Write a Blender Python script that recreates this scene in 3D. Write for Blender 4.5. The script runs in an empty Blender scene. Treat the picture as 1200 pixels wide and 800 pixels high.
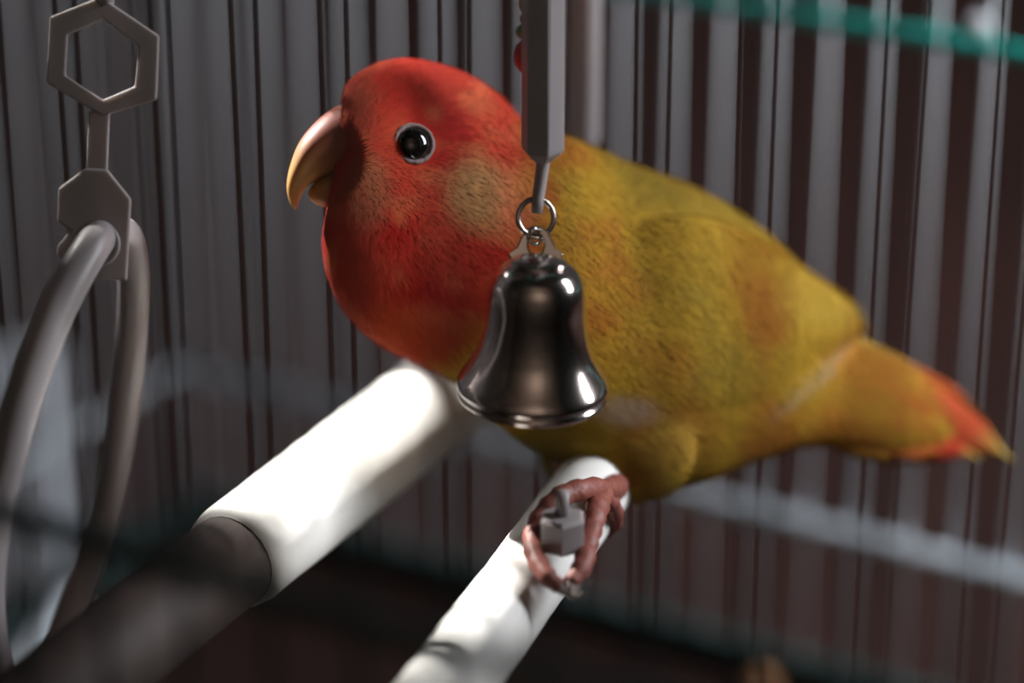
import bpy, bmesh, math, random
from mathutils import Vector, noise
from mathutils.bvhtree import BVHTree

random.seed(7)
C = bpy.context.scene.collection
S = bpy.context.scene

# ------------------------------------------------------------------ camera
PITCH = math.radians(24)
FPX = 3378.0                      # focal length in photo pixels (1200 wide)
FW = Vector((0, math.cos(PITCH), -math.sin(PITCH)))
UP = Vector((0, math.sin(PITCH), math.cos(PITCH)))
RT = Vector((1, 0, 0))
def P(px, py, d):                 # photo pixel + distance along the view axis -> point
    return (FW + RT * ((px - 600) / FPX) + UP * ((400 - py) / FPX)) * d
def PZ(px, py, z):                # photo pixel on a horizontal plane
    r = P(px, py, 1.0)
    return r * (z / r.z)
def proj(v):
    d = v.dot(FW)
    return 600 + v.x / d * FPX, 400 - v.dot(UP) / d * FPX, d

cd = bpy.data.cameras.new('camera')
cam = bpy.data.objects.new('camera', cd); C.objects.link(cam)
cam.rotation_euler = (math.pi / 2 - PITCH, 0, 0)
cd.sensor_width = 36; cd.lens = FPX / 1200 * 36
cd.clip_start = 0.01; cd.clip_end = 20
cd.dof.use_dof = True; cd.dof.focus_distance = 0.580; cd.dof.aperture_fstop = 4.0
S.camera = cam

# ------------------------------------------------------------------ world, lamps, exposure
w = bpy.data.worlds.new('dim_room_light'); S.world = w; w.use_nodes = True
w.node_tree.nodes['Background'].inputs[0].default_value = (0.80, 0.90, 1.0, 1)
w.node_tree.nodes['Background'].inputs[1].default_value = 0.03

def aim(o, target):
    o.rotation_euler = (Vector(target) - o.location).to_track_quat('-Z', 'Y').to_euler()
def area(name, loc, target, sx, sy, power, col):
    l = bpy.data.lights.new(name, 'AREA'); l.shape = 'RECTANGLE'; l.size = sx; l.size_y = sy
    l.energy = power; l.color = col
    o = bpy.data.objects.new(name, l); C.objects.link(o); o.location = loc; aim(o, target); return o
side_light = area('assumed_side_light', (0.60, 0.64, 0.08), (0.3, 1.2, -0.25), 0.26, 0.42, 17.0, (0.93, 0.95, 1.0))  # area lamp added right of the cage for an assumed window; none is built
wall_fill = area('added_wall_fill', (0.2, -0.5, 0.6), (0.1, -1.2, 0.75), 0.3, 0.3, 14.0, (1.0, 0.93, 0.86))  # added fill on the front wall, brightening the bell's reflections
def beam(name, target, direction, dist, deg, power, blend=0.25):
    l = bpy.data.lights.new(name, 'SPOT'); l.energy = power; l.color = (1.0, 0.97, 0.92)
    l.spot_size = math.radians(deg); l.spot_blend = blend; l.shadow_soft_size = 0.012
    o = bpy.data.objects.new(name, l); C.objects.link(o)
    o.location = target + Vector(direction).normalized()*dist; aim(o, target); return o
beam('added_thick_perch_beam', P(395, 525, 0.615), (0.05, 0.56, 0.83), 1.75, 2.3, 620)  # narrow spot lamp added to light the thick perch in place of sunlight
beam('added_perch_beam', P(585, 705, 0.560), (-0.57, 0.57, 0.59), 1.9, 2.0, 820)  # second beam, added only to light the slim perch

S.view_settings.view_transform = 'Standard'; S.view_settings.look = 'None'
S.view_settings.gamma = 1.0; S.view_settings.use_curve_mapping = False
S.view_settings.exposure = -0.15

# ------------------------------------------------------------------ materials
def mat(name, col, rough=0.5, metal=0.0, trans=0.0, sss=0.0, noise_scale=None, noise_amt=0.25, bump=0.0, attr=None, spec=0.5, coat=0.0):
    m = bpy.data.materials.new(name); m.use_nodes = True
    nt = m.node_tree; b = nt.nodes['Principled BSDF']
    b.inputs['Roughness'].default_value = rough; b.inputs['Metallic'].default_value = metal
    b.inputs['Specular IOR Level'].default_value = spec
    b.inputs['Coat Weight'].default_value = coat
    b.inputs['Transmission Weight'].default_value = trans
    b.inputs['Base Color'].default_value = (*col, 1)
    if sss:
        b.inputs['Subsurface Weight'].default_value = sss
        b.inputs['Subsurface Radius'].default_value = (0.004, 0.0035, 0.003)
        b.inputs['Subsurface Scale'].default_value = 1.0
    src = None
    if attr:
        a = nt.nodes.new('ShaderNodeAttribute'); a.attribute_name = attr; src = a.outputs['Color']
        nt.links.new(src, b.inputs['Base Color'])
    if noise_scale:
        tc = nt.nodes.new('ShaderNodeTexCoord'); n = nt.nodes.new('ShaderNodeTexNoise')
        n.inputs['Scale'].default_value = noise_scale; n.inputs['Detail'].default_value = 4
        nt.links.new(tc.outputs['Object'], n.inputs['Vector'])
        mx = nt.nodes.new('ShaderNodeMix'); mx.data_type = 'RGBA'; mx.blend_type = 'MULTIPLY'
        mx.inputs[0].default_value = noise_amt
        if src: nt.links.new(src, mx.inputs[6])
        else: mx.inputs[6].default_value = (*col, 1)
        nt.links.new(n.outputs['Fac'], mx.inputs[7])
        nt.links.new(mx.outputs[2], b.inputs['Base Color'])
        if bump:
            bp = nt.nodes.new('ShaderNodeBump'); bp.inputs['Strength'].default_value = bump
            bp.inputs['Distance'].default_value = 0.001
            nt.links.new(n.outputs['Fac'], bp.inputs['Height']); nt.links.new(bp.outputs['Normal'], b.inputs['Normal'])
    return m

M = dict(
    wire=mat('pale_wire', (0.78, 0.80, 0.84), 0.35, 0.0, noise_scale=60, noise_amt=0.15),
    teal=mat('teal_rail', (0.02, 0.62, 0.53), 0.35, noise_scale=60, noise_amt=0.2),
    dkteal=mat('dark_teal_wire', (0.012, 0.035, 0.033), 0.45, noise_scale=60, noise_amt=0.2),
    palerail=mat('pale_blue_rail', (0.74, 0.84, 0.90), 0.3, noise_scale=60, noise_amt=0.15),
    tray=mat('dark_green_tray', (0.02, 0.045, 0.042), 0.6, noise_scale=40, noise_amt=0.3),
    plastic=mat('milky_white_plastic', (0.34, 0.31, 0.315), 0.4, sss=0.3, noise_scale=80, noise_amt=0.12),
    perch=mat('white_perch', (0.86, 0.85, 0.81), 0.6, noise_scale=90, noise_amt=0.2, bump=0.15),
    shade_painted_end=mat('dark_brown_shade_paint', (0.055, 0.036, 0.03), 0.7, noise_scale=120, noise_amt=0.5, bump=0.2),  # shade on the thick perch's near end, put into the colour
    groove=mat('perch_groove', (0.05, 0.055, 0.055), 0.7, noise_scale=90),
    bell=mat('nickel_bell', (0.64, 0.57, 0.53), 0.14, 1.0, noise_scale=120, noise_amt=0.12, bump=0.06),
    ring=mat('steel_ring', (0.52, 0.47, 0.43), 0.22, 1.0, noise_scale=120, noise_amt=0.15),
    plumage=mat('plumage', (0.6, 0.4, 0.05), 0.85, attr='col', noise_scale=500, noise_amt=0.2, spec=0.1),
    barbs=mat('feather_barbs', (0.6, 0.4, 0.05), 0.85, attr='col', noise_scale=500, noise_amt=0.2, spec=0.15),
    beak=mat('horn_beak', (0.42, 0.20, 0.09), 0.52, sss=0.15, attr='col', noise_scale=150, noise_amt=0.3, bump=0.05),
    eye=mat('black_eye', (0.004, 0.003, 0.003), 0.06, coat=1.0, noise_scale=50, noise_amt=0.1),
    eyering=mat('eye_ring_skin', (0.30, 0.21, 0.20), 0.6, noise_scale=700, noise_amt=0.4, bump=0.3),
    foot=mat('pink_foot_skin', (0.30, 0.085, 0.06), 0.55, sss=0.1, noise_scale=400, noise_amt=0.5, bump=0.5),
    claw=mat('grey_claw', (0.34, 0.29, 0.26), 0.4, noise_scale=200),
    red=mat('red_bead', (0.55, 0.02, 0.03), 0.4, noise_scale=100), green=mat('green_bead', (0.10, 0.33, 0.03), 0.4, noise_scale=100),
    yellow=mat('yellow_bead', (0.55, 0.33, 0.02), 0.4, noise_scale=100),
    wood=mat('dark_red_wood', (0.030, 0.011, 0.008), 0.5, noise_scale=14, noise_amt=0.6),
    wall=mat('brown_wall', (0.05, 0.026, 0.02), 0.8, noise_scale=6, noise_amt=0.5),
    sidewall=mat('beige_wall', (0.34, 0.27, 0.23), 0.8, noise_scale=6, noise_amt=0.4),
    floor=mat('brown_floor', (0.06, 0.03, 0.02), 0.7, noise_scale=6, noise_amt=0.5),
    box=mat('pale_blue_box', (0.82, 0.89, 0.97), 0.6, noise_scale=30, noise_amt=0.15),
    nut=mat('nut_shell', (0.72, 0.36, 0.17), 0.6, noise_scale=150, noise_amt=0.5, bump=0.3),
)

# ------------------------------------------------------------------ mesh helpers
ORIG = {}
def obj(name, verts, faces, m, parent=None, base=None, smooth=True):
    """one mesh object; verts are world points"""
    o0 = ORIG[parent.name] if parent else (Vector(base) if base is not None else sum((Vector(v) for v in verts), Vector()) / len(verts))
    me = bpy.data.meshes.new(name)
    me.from_pydata([tuple(Vector(v) - o0) for v in verts], [], faces); me.update()
    bm = bmesh.new(); bm.from_mesh(me); bmesh.ops.recalc_face_normals(bm, faces=bm.faces); bm.to_mesh(me); bm.free()
    if smooth:
        for p in me.polygons: p.use_smooth = True
    me.materials.append(m)
    o = bpy.data.objects.new(name, me); C.objects.link(o)
    if parent: o.parent = parent
    else: o.location = o0
    ORIG[o.name] = o0
    return o
def tag(o, label, cat, group=None):
    o['label'] = label; o['category'] = cat
    if group: o['group'] = group
    return o
def thing(name, loc, label, cat, group=None):
    o = bpy.data.objects.new(name, None); C.objects.link(o); o.location = loc; o.empty_display_size = 0.01
    ORIG[o.name] = Vector(loc)
    return tag(o, label, cat, group)
def struct(o):
    o['kind'] = 'structure'; return o

def catmull(pts, n):
    """resample a list of tuples smoothly, n steps per span"""
    out = []; k = len(pts)
    for i in range(k - 1):
        p0, p1, p2, p3 = (pts[max(i-1, 0)], pts[i], pts[i+1], pts[min(i+2, k-1)])
        for s in range(n):
            t = s / n
            out.append(tuple(0.5*((2*b) + (-a+c)*t + (2*a-5*b+4*c-d)*t*t + (-a+3*b-3*c+d)*t**3) for a, b, c, d in zip(p0, p1, p2, p3)))
    out.append(tuple(pts[-1])); return out
def loft(rings, closed=False, cap=True):
    n = len(rings[0]); v = [p for r in rings for p in r]; f = []
    k = len(rings)
    for i in range(k if closed else k - 1):
        a, b = i*n, ((i+1) % k)*n
        for j in range(n):
            f.append((a+j, a+(j+1) % n, b+(j+1) % n, b+j))
    if cap and not closed:
        f.append(tuple(range(n-1, -1, -1))); f.append(tuple(range((k-1)*n, k*n)))
    return v, f
def tube(pts, rad, n=12, closed=False, cap=True):
    pts = [Vector(p) for p in pts]; k = len(pts)
    rad = rad if isinstance(rad, (list, tuple)) else [rad]*k
    rings = []; nrm = None
    for i, p in enumerate(pts):
        if closed: t = pts[(i+1) % k] - pts[i-1]
        else: t = pts[min(i+1, k-1)] - pts[max(i-1, 0)]
        t.normalize()
        if nrm is None: nrm = t.orthogonal().normalized()
        nrm = (nrm - t*nrm.dot(t)).normalized(); b = t.cross(nrm)
        rings.append([p + (nrm*math.cos(a) + b*math.sin(a))*rad[i] for a in (2*math.pi*j/n for j in range(n))])
    if closed:                                   # align the seam
        r0 = rings[0]; rl = rings[-1]
        best = min(range(n), key=lambda s: sum((rl[(j+s) % n]-r0[j]).length for j in range(n)))
        if best:
            for i in range(k):
                sh = round(best*i/(k-1)); rings[i] = [rings[i][(j+sh) % n] for j in range(n)]
    return loft(rings, closed, cap)
def rod(a, b, r, n=10):                          # straight rod
    return tube([a, b], r, n)
def box(c, ux, uy, uz, hx, hy, hz, bev=0.0):
    """oriented box with chamfered vertical edges"""
    c, ux, uy, uz = map(Vector, (c, ux, uy, uz)); b = bev
    ring = [(-hx+b, -hy), (hx-b, -hy), (hx, -hy+b), (hx, hy-b), (hx-b, hy), (-hx+b, hy), (-hx, hy-b), (-hx, -hy+b)] if b else [(-hx, -hy), (hx, -hy), (hx, hy), (-hx, hy)]
    return loft([[c + ux*x + uy*y + uz*z for x, y in ring] for z in (-hz, hz)])
def prism(poly, holes, d, thick):
    """flat px polygon facing the camera, extruded; poly and hole have equal vertex counts when a hole is given"""
    n = len(poly); v = []; f = []
    for dd in (d - thick/2, d + thick/2): v += [P(x, y, dd) for x, y in poly]
    if holes:
        for dd in (d - thick/2, d + thick/2): v += [P(x, y, dd) for x, y in holes]
        for j in range(n):
            k = (j+1) % n
            f += [(j, k, 2*n+k, 2*n+j), (n+j, 3*n+j, 3*n+k, n+k), (j, n+j, n+k, k), (2*n+j, 2*n+k, 3*n+k, 3*n+j)]
    else:
        f += [tuple(range(n)), tuple(range(2*n-1, n-1, -1))] + [(j, n+j, n+(j+1) % n, (j+1) % n) for j in range(n)]
    return v, f
def bevel(o, wd, seg=2):
    md = o.modifiers.new('bevel', 'BEVEL'); md.width = wd; md.segments = seg; md.limit_method = 'ANGLE'; md.angle_limit = 0.6
    for p in o.data.polygons: p.use_smooth = False
Z = Vector((0, 0, 1))

# ------------------------------------------------------------------ the setting
CAGE_YAW = math.radians(-30)
cu = Vector((math.cos(CAGE_YAW), math.sin(CAGE_YAW), 0))         # along the back wall, to the right and nearer
cw = Vector((math.sin(CAGE_YAW), -math.cos(CAGE_YAW), 0))        # from the back wall to the front
corner = P(222, 300, 0.925); corner.z = 0
def zback(px, py):                                                   # height where a pixel ray meets the back wall
    r = P(px, py, 1.0); n = cw
    return (r * (corner.dot(n) / r.dot(n))).z
TZ = zback(900, 772) - 0.012                                      # table top
def plane_box(name, lo, hi, m):
    lo, hi = Vector(lo), Vector(hi); c = (lo+hi)/2; h = (hi-lo)/2
    return struct(obj(name, *box(c, (1,0,0), (0,1,0), (0,0,1), h.x, h.y, h.z), m, smooth=False))
plane_box('floor', (-2.2, -1.2, -1.22), (2.2, 2.3, -1.20), M['floor'])
plane_box('wall_back', (-2.2, 2.3, -1.22), (2.2, 2.36, 1.4), M['wall'])
plane_box('wall_left', (-2.26, -1.2, -1.22), (-2.2, 2.36, 1.4), M['sidewall'])
plane_box('wall_right', (2.2, -1.2, -1.22), (2.26, 2.36, 1.4), M['sidewall'])
plane_box('wall_front', (-2.26, -1.26, -1.22), (2.26, -1.2, 1.4), M['sidewall'])
plane_box('ceiling', (-2.26, -1.26, 1.4), (2.26, 2.36, 1.46), M['sidewall'])

# table
tb = thing('table', (0.05, 0.95, -1.20), 'dark red-brown wooden table carrying the birdcage', 'table')
o = obj('table_top', *box((0.05, 0.95, TZ-0.02), (1,0,0), (0,1,0), Z, 1.0, 0.62, 0.02), M['wood'], tb, smooth=False); bevel(o, 0.004)
for sx in (-0.9, 0.9):
    for sy in (-0.54, 0.54):
        o = obj('leg', *box((0.05+sx, 0.95+sy, (TZ-0.04-1.20)/2), (1,0,0), (0,1,0), Z, 0.03, 0.03, (1.20+TZ-0.04)/2, 0.006), M['wood'], tb, smooth=False)

# ------------------------------------------------------------------ birdcage
CL, CWD, CZ0, CZ1 = 0.46, 0.385, TZ, 0.06
def K(s, t, z): return corner + cu*s + cw*t + Z*z
cage = thing('birdcage', K(CL/2, CWD/2, CZ0), 'birdcage of thin pale upright wires with teal and pale rails around the lovebird', 'birdcage')
c0 = K(CL/2, CWD/2, CZ0)
# tray
tz = CZ0 + 0.006
obj('tray_floor', *box(K(CL/2, CWD/2, CZ0+0.003), cu, cw, Z, CL/2+0.004, CWD/2+0.004, 0.003), M['wood'], cage, smooth=False)
for (a, b) in (((0,0),(CL,0)), ((0,CWD),(CL,CWD)), ((0,0),(0,CWD)), ((CL,0),(CL,CWD))):
    pa, pb = K(*a, 0), K(*b, 0); dr = (pb-pa).normalized(); nr = dr.cross(Z)
    obj('tray_rim', *box((pa+pb)/2 + Z*(CZ0+0.008), dr, nr, Z, (pb-pa).length/2, 0.003, 0.008), M['tray'], cage, smooth=False)
SP = 0.0156
def wires(fn, n, r, m, first=0.0):
    base = None
    for i in range(n):
        a = fn(first + i*SP)
        if base is None:
            base = obj('bar', *rod(a + Z*(CZ0+0.004), a + Z*CZ1, r, 8), m, cage); a0 = a
        else:
            c = base.copy(); C.objects.link(c); c.parent = cage; c.location = a - a0
WR = 0.0011
wires(lambda s: K(s, 0, 0), 30, WR, M['wire'])                       # back
wires(lambda t: K(0, t, 0), 24, WR, M['wire'], SP)                   # left side
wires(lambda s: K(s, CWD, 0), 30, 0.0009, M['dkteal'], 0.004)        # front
# rails: back wall
def rail(name, pts, r, m):
    return obj(name, *tube(pts, r, 10), m, cage)
ZT, ZB = zback(1000, 24), zback(1000, 622)
off = cw*0.0034
rail('rail', [K(-0.002, 0, ZT)+off, K(CL, 0, ZT)+off], 0.0022, M['teal'])
rail('rail', [K(-0.002, 0, ZB)+off, K(CL, 0, ZB)+off], 0.0032, M['palerail'])
rail('rail', [K(0, 0, ZT)-cu*0.0020, K(0, CWD, ZT)-cu*0.0020], 0.0010, M['wire'])
rail('rail', [K(0, 0, ZB)-cu*0.0026, K(0, CWD, ZB)-cu*0.0026], 0.0018, M['palerail'])
def zfront(px, py):
    r = P(px, py, 1.0); n = cw
    return (r * ((corner + cw*CWD).dot(n) / r.dot(n))).z
ZF = zfront(300, 675)
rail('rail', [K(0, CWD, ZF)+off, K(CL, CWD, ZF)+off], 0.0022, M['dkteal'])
for s, t in ((0,0), (CL,0), (0,CWD), (CL,CWD)):
    if (s, t) == (0, 0): continue
    obj('corner_post', *rod(K(s,t,CZ0), K(s,t,CZ1), 0.0022, 10), M['dkteal'], cage)
for (a, b) in (((0,0),(CL,0)), ((0,CWD),(CL,CWD)), ((0,0),(0,CWD)), ((CL,0),(CL,CWD))):
    rail('top_rail', [K(*a, CZ1), K(*b, CZ1)], 0.0025, M['teal'])

# pale bead added to stand for a bright highlight on the teal rail
jp = P(1158, 22, 1.0); jp = jp*(corner.dot(cw)/jp.dot(cw))
_r = []
for i in range(1, 12):
    a = math.pi*i/12; _r.append([jp + off*2 + Vector((math.sin(a)*math.cos(b), math.sin(a)*math.sin(b), math.cos(a)))*0.0036 for b in (2*math.pi*j/16 for j in range(16))])
obj('rail_highlight', *loft(_r), M['wire'], cage)

# roof wires that carry the hanging toys
def roof_bar(pt):
    s = (pt-corner).dot(cu)
    rail('roof_bar', [K(s, 0, CZ1), K(s, CWD, CZ1)], 0.0016, M['teal'])

# ------------------------------------------------------------------ perches
PCZ = -0.2775
def wall_hit(a, d, t):       # point on line a + d*k where depth-in-cage equals t
    k = (t - (a-corner).dot(cw)) / d.dot(cw); return a + d*k
def perch(name, pxa, pxb, z, r, label, back, grooves=()):
    a, b = PZ(*pxa, z), PZ(*pxb, z); d = (b-a).normalized()
    e0, e1 = PZ(*back, z), wall_hit(a, d, CWD-0.001)
    e0 = a + d*(e0-a).dot(d)
    L = (e1-e0).length; prof = []
    n = 60
    pts = [e0.lerp(e1, i/n) for i in range(n+1)]
    rad = [r*(1 + 0.02*noise.noise(Vector((i*0.7, r*900, 3)))) for i in range(n+1)]
    rad[0] = r*0.8; rad[-1] = r*0.9
    t = tag(obj(name, *tube(pts, rad, 28), M['perch'], None, e0), label, 'perch')
    for g, wd in grooves:
        c = PZ(*g, z); k = (c-e0).dot(d); c = e0 + d*k
        obj('band', *tube([c-d*wd, c-d*wd*0.6, c+d*wd*0.6, c+d*wd], [r*0.98, r*1.05, r*1.05, r*0.98], 28), M['groove'], t)
    return t, a, d
# thick white perch; its near end is coloured dark brown to paint in shade
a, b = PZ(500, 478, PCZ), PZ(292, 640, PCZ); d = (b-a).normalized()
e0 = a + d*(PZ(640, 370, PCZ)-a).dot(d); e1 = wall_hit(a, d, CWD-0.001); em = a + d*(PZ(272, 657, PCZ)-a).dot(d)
t = thing('thick_perch', e0, 'thick white perch with its shaded near end painted dark brown, below the red throat', 'perch')
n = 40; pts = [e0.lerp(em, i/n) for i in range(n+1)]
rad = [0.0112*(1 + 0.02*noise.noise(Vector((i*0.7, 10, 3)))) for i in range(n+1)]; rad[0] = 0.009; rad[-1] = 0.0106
obj('white_part', *tube(pts, rad, 28), M['perch'], t)
obj('shade_painted_end', *tube([em - d*0.006, em + d*0.03, e1], 0.0098, 24), M['shade_painted_end'], t)
perch('slim_perch', (680, 592), (535, 790), PCZ, 0.0082, 'slim white perch gripped by the pink foot of the lovebird', (740, 510))

# short pale perch on the left side wall
a, b = PZ(66, 722, -0.352), PZ(8, 800, -0.352); dd = (b-a).normalized()
tag(obj('short_perch', *tube([a - dd*0.012, a - dd*0.010, b + dd*0.05, b + dd*0.052], [0.003, 0.0048, 0.0048, 0.003], 20), M['palerail'], None, a), 'short pale blue-white perch end beside the left cage wires', 'perch')

# ------------------------------------------------------------------ lovebird
BD0, BK = 0.600, 9.0e-5
def bd(px): return BD0 + (px-480)*BK
def B(px, py, z=0.0):              # z = px toward the camera from the bird's mid plane
    d = bd(px); return P(px, py, d - z*d/FPX)
def ringB(top, bot, hd, n=40, sq=1.0, zc=0.0):
    r = []
    for j in range(n):
        a = 2*math.pi*j/n; c, s = math.cos(a), math.sin(a)
        k = (c+1)/2
        x = bot[0] + (top[0]-bot[0])*k; y = bot[1] + (top[1]-bot[1])*k
        r.append(B(x, y, zc + hd*math.copysign(abs(s)**sq, s)))
    return r
sec = [ # top x,y  bottom x,y  half depth
 (412,150,414,196,18), (401,121,397,224,41), (405,98,378,278,54), (432,77,389,335,67), (476,67,420,382,76), (530,79,470,415,82),
 (578,106,522,440,92), (622,146,572,486,106), (668,160,620,522,118), (733,188,682,550,124), (803,214,745,570,120), (872,252,812,566,108),
 (930,302,872,544,88), (972,352,918,528,66), (998,391,962,521,46), (1030,408,1008,526,36), (1064,430,1048,528,27), (1096,456,1084,528,18), (1122,482,1116,522,8)]
rings = [ringB((s[0], s[1]), (s[2], s[3]), s[4]) for s in catmull(sec, 4)]
v, f = loft(rings)
parts = [(v, f)]
# folded wings, one on each side
wsec = [(690,290,676,350,6,66), (722,262,704,440,16,86), (776,248,756,478,28,94), (840,256,822,486,34,88), (905,290,890,466,30,74), (960,326,950,430,24,52), (996,352,990,404,16,36), (1010,372,1008,386,6,26)]
for sgn in (1, -1):
    parts.append(loft([ringB((s[0], s[1]), (s[2], s[3]), s[4], 28, 1.0, sgn*s[5]) for s in catmull(wsec, 4)]))
# thighs
def ellip(c, ax, n=14):
    rr = []
    for i in range(1, n):
        a = math.pi*i/n; rr.append([Vector(c) + Vector(ax[0])*math.cos(a) + (Vector(ax[1])*math.cos(b) + Vector(ax[2])*math.sin(b))*math.sin(a) for b in (2*math.pi*j/20 for j in range(20))])
    return loft(rr)
PXM = 0.6/FPX
for sgn, cx in ((1, 735), (-1, 690)):
    parts.append(ellip(B(cx+6, 524, sgn*54), (UP*64*PXM, RT*70*PXM, FW*38*PXM)))
me = bpy.data.meshes.new('tmp'); bm = bmesh.new()
for v, f in parts:
    vs = [bm.verts.new(p) for p in v]
    for q in f: bm.faces.new([vs[i] for i in q])
bmesh.ops.recalc_face_normals(bm, faces=bm.faces); bm.to_mesh(me); bm.free()
to = bpy.data.objects.new('tmp', me); C.objects.link(to)
md = to.modifiers.new('r', 'REMESH'); md.mode = 'VOXEL'; md.voxel_size = 0.0009
md = to.modifiers.new('s', 'SMOOTH'); md.factor = 0.5; md.iterations = 18
dg = bpy.context.evaluated_depsgraph_get(); ev = to.evaluated_get(dg); bme = ev.to_mesh()
BV = [Vector(x.co) for x in bme.vertices]; BF = [tuple(p.vertices) for p in bme.polygons]
ev.to_mesh_clear(); bpy.data.objects.remove(to)

def sm(a, b, x):
    t = max(0.0, min(1.0, (x-a)/(b-a))); return t*t*(3-2*t)
def mixc(a, b, t): return tuple(p + (q-p)*t for p, q in zip(a, b))
def blob(px, py, cx, cy, rx, ry):
    return 1 - sm(0.35, 1.0, math.hypot((px-cx)/rx, (py-cy)/ry))
def red_edge(py):
    pts = [(60, 660), (150, 632), (250, 628), (330, 612), (390, 565), (430, 500), (470, 470), (600, 440)]
    for (y0, x0), (y1, x1) in zip(pts, pts[1:]):
        if py <= y1: return x0 + (x1-x0)*(py-y0)/(y1-y0)
    return pts[-1][1]
RED, DRED, ORA, YEL, OLI, PALE = (0.50, 0.050, 0.024), (0.40, 0.016, 0.010), (0.47, 0.185, 0.022), (0.50, 0.295, 0.026), (0.32, 0.225, 0.03), (0.50, 0.40, 0.27)
def bcol(p):
    px, py, d = proj(p)
    q = Vector((px*0.012, py*0.012, (d-0.6)*60)); n1 = noise.noise(q); n2 = noise.noise(q*2.6 + Vector((5, 2, 1))); n3 = noise.noise(q*0.55+Vector((9,4,2)))
    c = mixc(YEL, ORA, sm(-0.25, 0.5, n1 + 0.4*n2))
    c = mixc(c, OLI, 0.75*sm(0.0, 0.5, n3 + 0.25*n2))
    c = mixc(c, (0.58, 0.38, 0.05), blob(px, py, 960, 340, 75, 60)*0.8)        # bright wing end
    c = mixc(c, ORA, blob(px, py, 1010, 420, 70, 50)*0.7)
    c = mixc(c, PALE, 0.5*(1 - sm(3, 11, abs((py-395) + (px-1000)*0.78 + 0.0008*(px-900)**2 - 9)))*sm(880, 930, px)*(1-sm(990, 1010, px)))
    c = mixc(c, (0.50, 0.36, 0.26), blob(px, py, 725, 478, 52, 26)*0.75)
    st = noise.noise(Vector(((px*0.87+py*0.48)*0.012, (py*0.87-px*0.48)*0.07, 4)))
    c = mixc(c, (0.45, 0.07, 0.02), 0.75*sm(1020, 1085, px)*sm(-0.15, 0.35, st)*(1-sm(495, 512, py)))
    r = 1 - sm(-34, 22, px - red_edge(py) + 26*n2 + 14*n1)
    h = mixc(RED, DRED, sm(-0.2, 0.4, n1))
    h = mixc(h, (0.55, 0.13, 0.05), 0.6*sm(0.1, 0.5, n2))
    h = mixc(h, DRED, blob(px, py, 470, 100, 80, 45)*0.7)
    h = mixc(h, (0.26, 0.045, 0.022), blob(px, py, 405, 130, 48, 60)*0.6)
    h = mixc(h, (0.42, 0.24, 0.09), blob(px, py, 556, 225, 52, 62)*0.85)        # olive cheek
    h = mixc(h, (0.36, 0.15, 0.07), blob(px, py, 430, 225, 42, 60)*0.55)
    h = mixc(h, (0.62, 0.20, 0.08), blob(px, py, 600, 235, 40, 60)*0.6)
    h = mixc(h, (0.70, 0.12, 0.04), blob(px, py, 470, 385, 90, 50)*0.6)
    c = mixc(c, h, r)
    return c
for i_, p_ in enumerate(BV):                       # hollow the face where the beak sits
    px, py, d = proj(p_); m_ = blob(px, py, 368, 186, 62, 64)
    if m_ > 0:
        z_ = bd(px) - d; BV[i_] = P(px, py, bd(px) - z_*(1 - 0.48*m_))
bird = thing('lovebird', PZ(690, 600, PCZ+0.0082), 'yellow lovebird with a red-orange head perched sideways behind a metal bell', 'bird')
body = obj('body', BV, BF, M['plumage'], bird)
at = body.data.color_attributes.new('col', 'FLOAT_COLOR', 'POINT')
at.data.foreach_set('color', [x for p in BV for x in (*bcol(p), 1.0)])
bvh = BVHTree.FromPolygons(BV, BF)
def surf(px, py):
    r = P(px, py, 1.0).normalized(); h = bvh.ray_cast(Vector((0,0,0)), r); return h[0], h[1]

# fine feather barbs lying along the body
def flow(px, py):
    if px < 560:
        d = (px-395, py-185); l = math.hypot(*d)+1e-6; d = (d[0]/l, d[1]/l)
    else: d = (0.87, 0.48)
    t = sm(520, 660, px); dx, dy = d[0]*(1-t)+0.87*t, d[1]*(1-t)+0.48*t
    return RT*dx - UP*dy
fv, ff, fc, fn = [], [], [], []
areas = []; tot = 0
for q in BF:
    ar = (BV[q[1]]-BV[q[0]]).cross(BV[q[-1]]-BV[q[0]]).length; tot += ar; areas.append(tot)
import bisect
NB = 80000
for i in range(NB):
    q = BF[bisect.bisect_left(areas, random.random()*tot)]
    a, b, c_ = BV[q[0]], BV[q[1]], BV[q[-1]]
    p = a + (b-a)*random.random() + (c_-a)*random.random()
    n = (b-a).cross(c_-a).normalized()
    px, py, d = proj(p)
    if math.hypot(px-484, py-169) < 27 or (px < 400 and 150 < py < 215): continue
    fl = flow(px, py); fl = fl - n*fl.dot(n)
    if fl.length < 0.05: continue
    fl.normalize(); side = n.cross(fl)
    fl = (fl + side*random.uniform(-0.3, 0.3)).normalized(); side = n.cross(fl)
    hd = 1 - sm(470, 620, px)
    L = (0.0034 + 0.0018*random.random())*(1-0.55*hd*(1-sm(250, 400, py)))
    wd = 0.00010 + 0.00008*random.random(); lift = 0.07 + 0.08*random.random()
    if py > 480 or (px < 520 and py > 260): lift += 0.10
    k = len(fv); jit = random.uniform(0.82, 1.2); col = tuple(min(1, x*jit) for x in bcol(p))
    m1 = p + fl*L*0.5 + n*L*lift*0.6
    fv += [p - side*wd*0.5 - n*0.0002, p + side*wd*0.5 - n*0.0002, m1 + side*wd*0.5, m1 - side*wd*0.5, p + fl*L + n*L*lift*0.62]
    ff += [(k+3, k+2, k+1, k), (k+4, k+2, k+3)]; fn += [tuple(n)]*5; fc += [x for _ in range(5) for x in (*col, 1.0)]
o0 = ORIG[bird.name]
me = bpy.data.meshes.new('down_barbs'); me.from_pydata([tuple(x-o0) for x in fv], [], ff); me.update(); me.materials.append(M['barbs'])
for p in me.polygons: p.use_smooth = True
me.normals_split_custom_set_from_vertices(fn)
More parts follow.
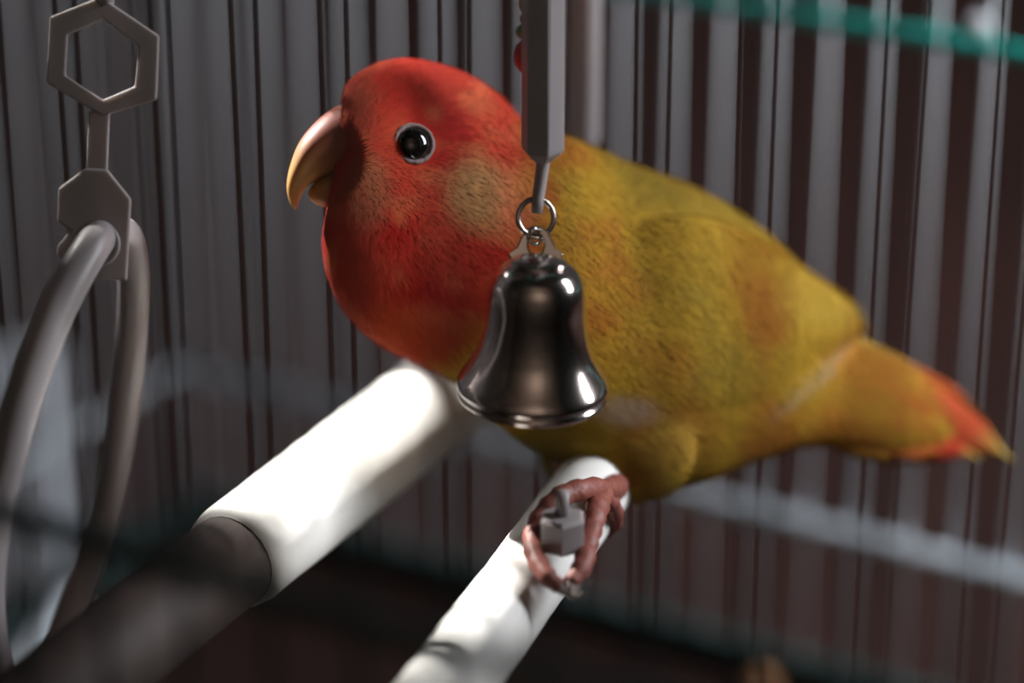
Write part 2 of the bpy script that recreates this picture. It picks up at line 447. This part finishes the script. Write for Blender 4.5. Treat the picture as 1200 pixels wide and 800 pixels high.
at = me.color_attributes.new('col', 'FLOAT_COLOR', 'POINT'); at.data.foreach_set('color', fc)
o = bpy.data.objects.new('down_barbs', me); C.objects.link(o); o.parent = bird; o['kind'] = 'stuff'; ORIG[o.name] = o0

# tail feathers
tails = [ # root, tip, width, z, red amount
 ((985,397),(1188,540), 30, 15, 0.85), ((975,418),(1168,522), 30, 18, 1.0), ((965,440),(1150,538), 30, 20, 1.0), ((955,464),(1118,532), 30, 22, 0.6),
 ((945,488),(1078,524), 26, 20, 0.1), ((985,400),(1160,496), 28, -14, 0.7), ((968,432),(1180,530), 32, -20, 0.8), ((955,462),(1130,536), 32, -26, 0.5), ((945,486),(1090,526), 32, -28, 0.1)]
def vcol(o, fn):
    at = o.data.color_attributes.new('col', 'FLOAT_COLOR', 'POINT'); og = ORIG[o.name]
    at.data.foreach_set('color', [x for vv in o.data.vertices for x in (*fn(vv.co + og), 1.0)])
for root, tip, wd, z, ra in tails:
    rr = []; n = 14
    dx, dy = tip[0]-root[0], tip[1]-root[1]; l = math.hypot(dx, dy); nx, ny = -dy/l, dx/l
    for i in range(n+1):
        t = i/n; hw = wd*(0.55+0.6*math.sin(math.pi*min(1, t*0.75+0.1)))*(1 - sm(0.72, 1.02, t))*0.72 + 0.6
        cx, cy = root[0]+dx*t, root[1]+dy*t + 6*math.sin(math.pi*t)
        ring = []
        for j in range(12):
            a = 2*math.pi*j/12
            ring.append(B(cx + nx*hw*math.cos(a), cy + ny*hw*math.cos(a), z*(1-0.7*t) + 3.0*math.sin(a)*(1-0.6*t) - math.copysign(6, z)*math.cos(a)**2))
        rr.append(ring)
    o = obj('tail_feather', *loft(rr), M['plumage'], bird)
    def tc(p, root=root, dx=dx, dy=dy, l=l, ra=ra):
        px, py, d = proj(p); t = ((px-root[0])*dx + (py-root[1])*dy)/l/l
        u = ((px-root[0])*-dy + (py-root[1])*dx)/l
        n1 = noise.noise(Vector((px*0.02, py*0.05, ra*7)))
        c = mixc((0.47, 0.22, 0.024), (0.42, 0.27, 0.05), sm(-0.3, 0.4, n1))
        rd = ra*sm(0.30, 0.62, t + 0.12*n1)*(1 - sm(0.80, 0.96, t + 0.1*n1))
        c = mixc(c, (0.50, 0.045, 0.024), rd)
        return mixc(c, (0.38, 0.28, 0.07), sm(0.88, 1.0, t))
    vcol(o, tc)

# beak
hk = [ # outer x,y  inner x,y  half depth
 (418,120,424,190,46), (392,126,414,196,45), (367,146,398,202,39), (350,168,382,208,31), (340,194,367,214,23), (336,217,357,223,15), (339,236,351,234,8), (345,246,348,244,3)]
bo = obj('upper_beak', *loft([ringB((s[0], s[1]), (s[2], s[3]), s[4], 24) for s in catmull(hk, 4)]), M['beak'], bird)
def bk(p):
    px, py, d = proj(p); t = sm(150, 235, py + (380-px)*0.3)
    return mixc((0.34, 0.07, 0.035), (0.62, 0.33, 0.10), t)
vcol(bo, bk)
lk = [(412,192,408,222,20), (396,200,396,238,22), (380,206,384,243,18), (366,216,372,240,11), (361,226,364,234,4)]
bo = obj('lower_beak', *loft([ringB((s[0], s[1]), (s[2], s[3]), s[4], 20) for s in catmull(lk, 4)]), M['beak'], bird)
vcol(bo, lambda p: mixc((0.55, 0.28, 0.08), (0.42, 0.14, 0.06), sm(375, 400, proj(p)[0])))

# eye (near side found on the surface, far side mirrored through the bird's mid plane)
ep, en = surf(484, 169)
zz = (bd(484) - proj(ep)[2])*FPX/bd(484)
for sgn in (1, -1):
    c = B(484, 169, sgn*(zz-3.5))
    nl = en if en.dot(FW) < 0 else -en
    nl = (nl - FW*0.5).normalized()
    out = nl if sgn > 0 else (nl - FW*2*nl.dot(FW)).normalized()
    ex = (RT - out*RT.dot(out)).normalized(); ey2 = out.cross(ex)
    ey = obj('eye', *ellip(c, (out*15*PXM, ex*20.5*PXM, ey2*20.5*PXM), 16), M['eye'], bird)
    pts = []; nn = 32
    for j in range(nn):
        a = 2*math.pi*j/nn
        pts.append(c + out*(3.5 + 0.6*math.sin(a*3))*PXM + ex*math.cos(a)*22.5*PXM + ey2*math.sin(a)*21.5*PXM)
    obj('eye_ring', *tube(pts, [3.0*PXM*(1+0.12*math.sin(j*2.3)) for j in range(nn)], 10, closed=True), M['eyering'], ey)

# leg and gripping foot
def toe(pts, rad, name='toe'):
    q = catmull([(x, y, d, r) for (x, y, d), r in zip(pts, rad)], 5)
    pp = [P(x, y, d) for x, y, d, r in q]
    rr = [r*PXM*(1 + 0.10*math.sin(i*1.9)) for i, (x, y, d, r) in enumerate(q)]
    return obj(name, *tube(pp, rr, 14), M['foot'], bird)
toe([(744,545,.626), (727,565,.612), (711,578,.594), (697,587,.581)], [19, 16, 15, 13], 'leg')
t1 = toe([(716,574,.592), (690,573,.577), (662,580,.572), (640,598,.570), (626,624,.567), (627,650,.562), (640,674,.557), (658,688,.556)], [13, 13, 13, 12.5, 12, 11.5, 11, 8])
t2 = toe([(706,578,.584), (699,598,.574), (694,618,.569), (688,642,.564), (682,664,.559), (668,684,.556)], [13, 13, 12, 11.5, 11, 8])
t3 = toe([(706,580,.586), (718,592,.592), (722,610,.600), (712,625,.606)], [11, 10, 9, 6])
for par, q in ((t1, [(652,684,.5562,7), (662,692,.5555,6), (672,692,.5555,4), (679,686,.5555,1)]), (t2, [(672,678,.5565,7), (668,692,.5555,6), (672,698,.555,4), (682,694,.555,1)])):
    q = catmull(q, 4); obj('claw', *tube([P(x, y, d) for x, y, d, r in q], [r*PXM for *_, r in q], 10), M['claw'], par)
# the other leg behind
toe([(672,520,.620), (664,560,.618), (660,580,.610)], [22, 18, 13], 'leg')

# ------------------------------------------------------------------ hex plastic piece in the foot
def hexprism(c, r, z0, z1, rot, taper=0.86, n=6):
    rr = []
    for zz_, k in ((z0, taper), (z0 + (z1-z0)*0.10, 1.0), (z1 - (z1-z0)*0.10, 1.0), (z1, taper)):
        rr.append([c + Vector((math.cos(rot+2*math.pi*j/n)*r*k, math.sin(rot+2*math.pi*j/n)*r*k, zz_)) for j in range(n)])
    return loft(rr)
c = P(659, 622, 0.563)
t = thing('plastic_link', c - Z*0.0036, 'small milky hexagonal plastic piece with a stem held inside the curled foot', 'toy piece')
h_ = obj('hexagonal_block', *hexprism(c, 27*PXM, -0.0036, 0.0036, math.radians(30)), M['plastic'], t, smooth=False)
obj('stem', *rod(c + Z*0.003, c + Z*0.0085, 8*PXM, 12), M['plastic'], t)

# ------------------------------------------------------------------ bell toy
BDP = 0.571; k = BDP/FPX
rim = P(625, 449, BDP)
bt = thing('bell_toy', rim, 'shiny nickel bell hanging on a ring from a milky hexagonal plastic bar', 'bell')
prof = [(0,152.5), (12,152.5), (26,151), (37,148), (46,141), (52,131), (55.5,118), (57,105), (58,88), (60,72), (63,57), (67.5,42), (73.5,29), (80,18), (86,9), (89.5,2), (90,-3), (88,-6), (86.3,-7.5), (88,-9.5), (89,-13), (87,-16), (84,-17), (80,-13), (76,2), (66,24), (57,48), (53,80), (51,110), (46,132), (30,144), (0,147)]
ax = (Z + RT*0.035).normalized(); bx = ax.orthogonal(); 
e1 = (RT - ax*RT.dot(ax)).normalized(); e2 = ax.cross(e1)
n = 72; v = []; f = []
pr = catmull(prof, 3)
pr = [(max(0.0, r), h) for r, h in pr]
rings = [[rim + ax*h*k + (e1*math.cos(2*math.pi*j/n) + e2*math.sin(2*math.pi*j/n))*max(r, 0.05)*k for j in range(n)] for r, h in pr]
bell = obj('bell_body', *loft(rings), M['bell'], bt)
# clapper
cl = rim + ax*(-8*k)
cp = obj('clapper', *ellip(cl, (ax*12*k, e1*11*k, e2*11*k)), M['ring'], bt)
obj('clapper_wire', *rod(cl, rim + ax*145*k, 2.5*k, 8), M['ring'], cp)
# hanger tab with a hole, standing on the crown
n = 24; outer = []; inner = []
for j in range(n):
    a = 2*math.pi*j/n - math.pi/2
    cx, cy = math.cos(a), math.sin(a)
    rx = 25 + 14*max(0, cy)**0.8; 
    x = 628 + 20*cx + (14*cx if cy > 0.25 else 8*cx*max(0, cy+0.4)); y = 291 + 27*cy
    outer.append((x, y)); inner.append((628 + 9.5*cx, 286 + 13*cy))
v, f = prism(outer, inner, BDP, 2.6*k*4)
tab = obj('hanger_tab', v, f, M['ring'], bt); bevel(tab, 0.0003)
# a folded metal crown plate under the tab
obj('crown_plate', *ellip(rim + ax*152*k, (ax*7*k, e1*34*k, e2*26*k)), M['bell'], bt)
# ring
pts = [P(628 + 21*math.cos(a), 255 + 22*math.sin(a), BDP + 0.0012*math.cos(a)) for a in (2*math.pi*j/40 for j in range(40))]
obj('split_ring', *tube(pts, 3.4*k, 12, closed=True), M['ring'], bt)
pts = [P(627 + 8*math.cos(a), 277 + 9*math.sin(a), BDP + 0.0022*math.sin(a+0.6)*1.2) for a in (2*math.pi*j/28 for j in range(28))]
obj('link_ring', *tube(pts, 2.6*k, 10, closed=True), M['ring'], bt)
# plastic bar
bot = P(636, 176, BDP)
top = Vector((bot.x, bot.y, CZ1))
lean = RT*0.018
def hexbar(a, b, r0, r1, rot, m, par, name):
    d = (b-a).normalized(); x = (RT - d*RT.dot(d)).normalized(); y = d.cross(x); rr = []
    L = (b-a).length
    for t, r in ((0, r0*0.45), (0.0022/L, r0*0.96), (0.003/L, r0), (1, r1)):
        rr.append([a + (b-a)*t + (x*math.cos(rot+j*math.pi/3) + y*math.sin(rot+j*math.pi/3))*r for j in range(6)])
    return obj(name, *loft(rr), m, par, smooth=False)
hexbar(bot - Z*0.0022, top, 26*k, 28*k, math.radians(-75), M['plastic'], bt, 'plastic_bar')
obj('stem', *tube([bot, bot - Z*0.0034, P(630, 236, BDP), P(629, 250, BDP)], [10*k, 8*k, 7.5*k, 6.5*k], 12), M['plastic'], bt)
roof_bar(top)

# milky rod behind the bird's back
b0 = P(683, 172, 0.672); top = Vector((b0.x, b0.y, CZ1))
t = thing('hanging_rod', b0, 'pale milky plastic rod hanging just behind the yellow back', 'rod')
obj('rod', *tube([b0, b0+Z*0.002, top], [0.0025, 0.0040, 0.0040], 20), M['plastic'], t)
obj('rib', *rod(b0 + Vector((0.0005, -0.0042, 0.002)), top + Vector((0.0005, -0.0042, 0)), 0.0009, 8), M['plastic'], t)
roof_bar(top)

# coloured beads peeking out behind the plastic bar
bx0 = P(621, 60, 0.590); top = Vector((bx0.x, bx0.y, CZ1))
t = thing('bead_string', bx0, 'string of red, green and yellow beads half hidden behind the plastic bar', 'bead toy')
obj('cord', *rod(bx0 - Z*0.003, top, 0.0005, 8), M['yellow'], t)
def bead(py, hy, rx, m):
    c = P(621, py, 0.590); obj('bead', *ellip(c, (UP*hy*k*1.05, RT*rx*k, FW*rx*k), 12), m, t)
bead(66, 22, 19, M['red']); bead(37, 11, 16.5, M['green']); bead(22, 8, 12, M['plastic']); bead(4, 14, 13, M['yellow']); bead(-22, 14, 14, M['red'])
roof_bar(top)

# ------------------------------------------------------------------ hoop swing on a hexagonal hanger
HD = 0.572; k = HD/FPX
hg = thing('hoop_swing', P(115, 330, HD), 'milky white plastic hoop swing hung from a hexagonal ring hanger', 'swing')
out = [(58,20), (119,-4), (187,42), (184,117), (121,136), (54,97)]; inn = [(80,41), (121,23), (162,54), (158,101), (121,117), (77,88)]
o = obj('hexagonal_ring', *prism(out, inn, HD, 0.0032), M['plastic'], hg, smooth=False); bevel(o, 0.0004)
o = obj('stem', *prism([(104,130), (129,130), (126,203), (101,203)], None, HD, 0.0030), M['plastic'], hg, smooth=False); bevel(o, 0.0004)
o = obj('hanger_plate', *prism([(100,197), (126,198), (154,233), (149,329), (112,325), (67,300), (67,288), (82,270), (67,259), (68,221)], None, HD, 0.0042), M['plastic'], hg, smooth=False); bevel(o, 0.0005)
hp = [(128,268,.578,19), (112,284,.568,21), (90,318,.563,22.5), (66,362,.559,22.5), (43,420,.556,22.5), (20,490,.554,22.5), (5,550,.553,22.5), (-9,610,.553,22), (-16,690,.556,21), (-8,770,.565,21), (20,830,.585,20), (52,797,.606,19.5), (84,715,.612,19), (110,645,.614,19), (128,580,.614,19), (141,505,.612,20), (151,430,.608,20), (156,360,.604,20), (156,310,.598,20), (148,276,.588,19.5)]
q = catmull(hp + hp[:1], 5)[:-1]
obj('hoop', *tube([P(x, y, d) for x, y, d, r in q], [r*k for *_, r in q], 20, closed=True), M['plastic'], hg)
pts = [P(114 + 25*math.cos(a), 286 + 25*math.sin(a), HD - 0.0024) for a in (2*math.pi*j/28 for j in range(28))]
obj('collar', *tube(pts, 2.2*k, 8, closed=True), M['plastic'], hg)
a = P(122, 2, HD); top = Vector((a.x, a.y, CZ1))
obj('hanger_stem', *rod(a - Z*0.0005, top, 0.0020, 10), M['plastic'], hg)
roof_bar(top)

# ------------------------------------------------------------------ pale box standing behind the cage
c = PZ(8, 690, TZ) + Vector((0, 0.025, 0))
t = thing('storage_box', c, 'pale blue-white cardboard box standing on the table behind the cage', 'box')
o = obj('box_body', *box(c + Z*0.029, (1,0,0), (0,1,0), Z, 0.0165, 0.022, 0.029, 0.001), M['box'], t, smooth=False)
o = obj('lid', *box(c + Z*0.062, (1,0,0), (0,1,0), Z, 0.0173, 0.0228, 0.005, 0.001), M['box'], t, smooth=False)

# nuts on the tray floor by the back wires
for i, (px, py, r, lb) in enumerate(((906, 776, 0.0046, 'round orange-brown nut lying on the tray by the back wires'), (880, 772, 0.0024, 'small pinkish-brown seed lying beside the round nut'), (893, 800, 0.0040, 'flat tan nut half lying in front of the round nut'))):
    c = PZ(px, py, tz + r); v, f = ellip(c, (Z*r, Vector((r*1.05, 0, 0)), Vector((0, r, 0))), 10)
    tag(obj(('nut', 'seed', 'nut')[i], v, f, M['nut'], None, c - Z*r), lb, ('nut', 'seed', 'nut')[i])

# out-of-view blocker added to shade the lower left, shaped like a hung tub
fc_ = K(CL, 0.215, 0) - cu*0.026
t = thing('shade_blocker', fc_ + Z*(-0.262), 'dark green tub added out of view on the right cage side to block light', 'light_blocker')
prof = [(0.016, -0.262), (0.021, -0.255), (0.024, -0.125), (0.026, -0.115), (0.023, -0.115), (0.020, -0.13), (0.018, -0.25)]
rr = []
for r, z in prof:
    ring = []
    for j in range(32):
        a = 2*math.pi*j/32; cx, cy = math.cos(a), math.sin(a)
        ring.append(fc_ + cu*math.copysign(abs(cx)**0.6, cx)*r*0.85 + cw*math.copysign(abs(cy)**0.6, cy)*(r+0.042) + Z*z)
    rr.append(ring)
obj('blocker_cup', *loft(rr), M['tray'], t)
for q in (-0.04, 0.04):
    h0 = K(CL, 0.215+q, 0)
    obj('blocker_hook', *tube([h0 - cu*0.004 + Z*(-0.155), h0 - cu*0.003 + Z*(-0.115), h0 + cu*0.003 + Z*(-0.112), h0 + cu*0.004 + Z*(-0.13)], 0.0012, 8), M['ring'], t)
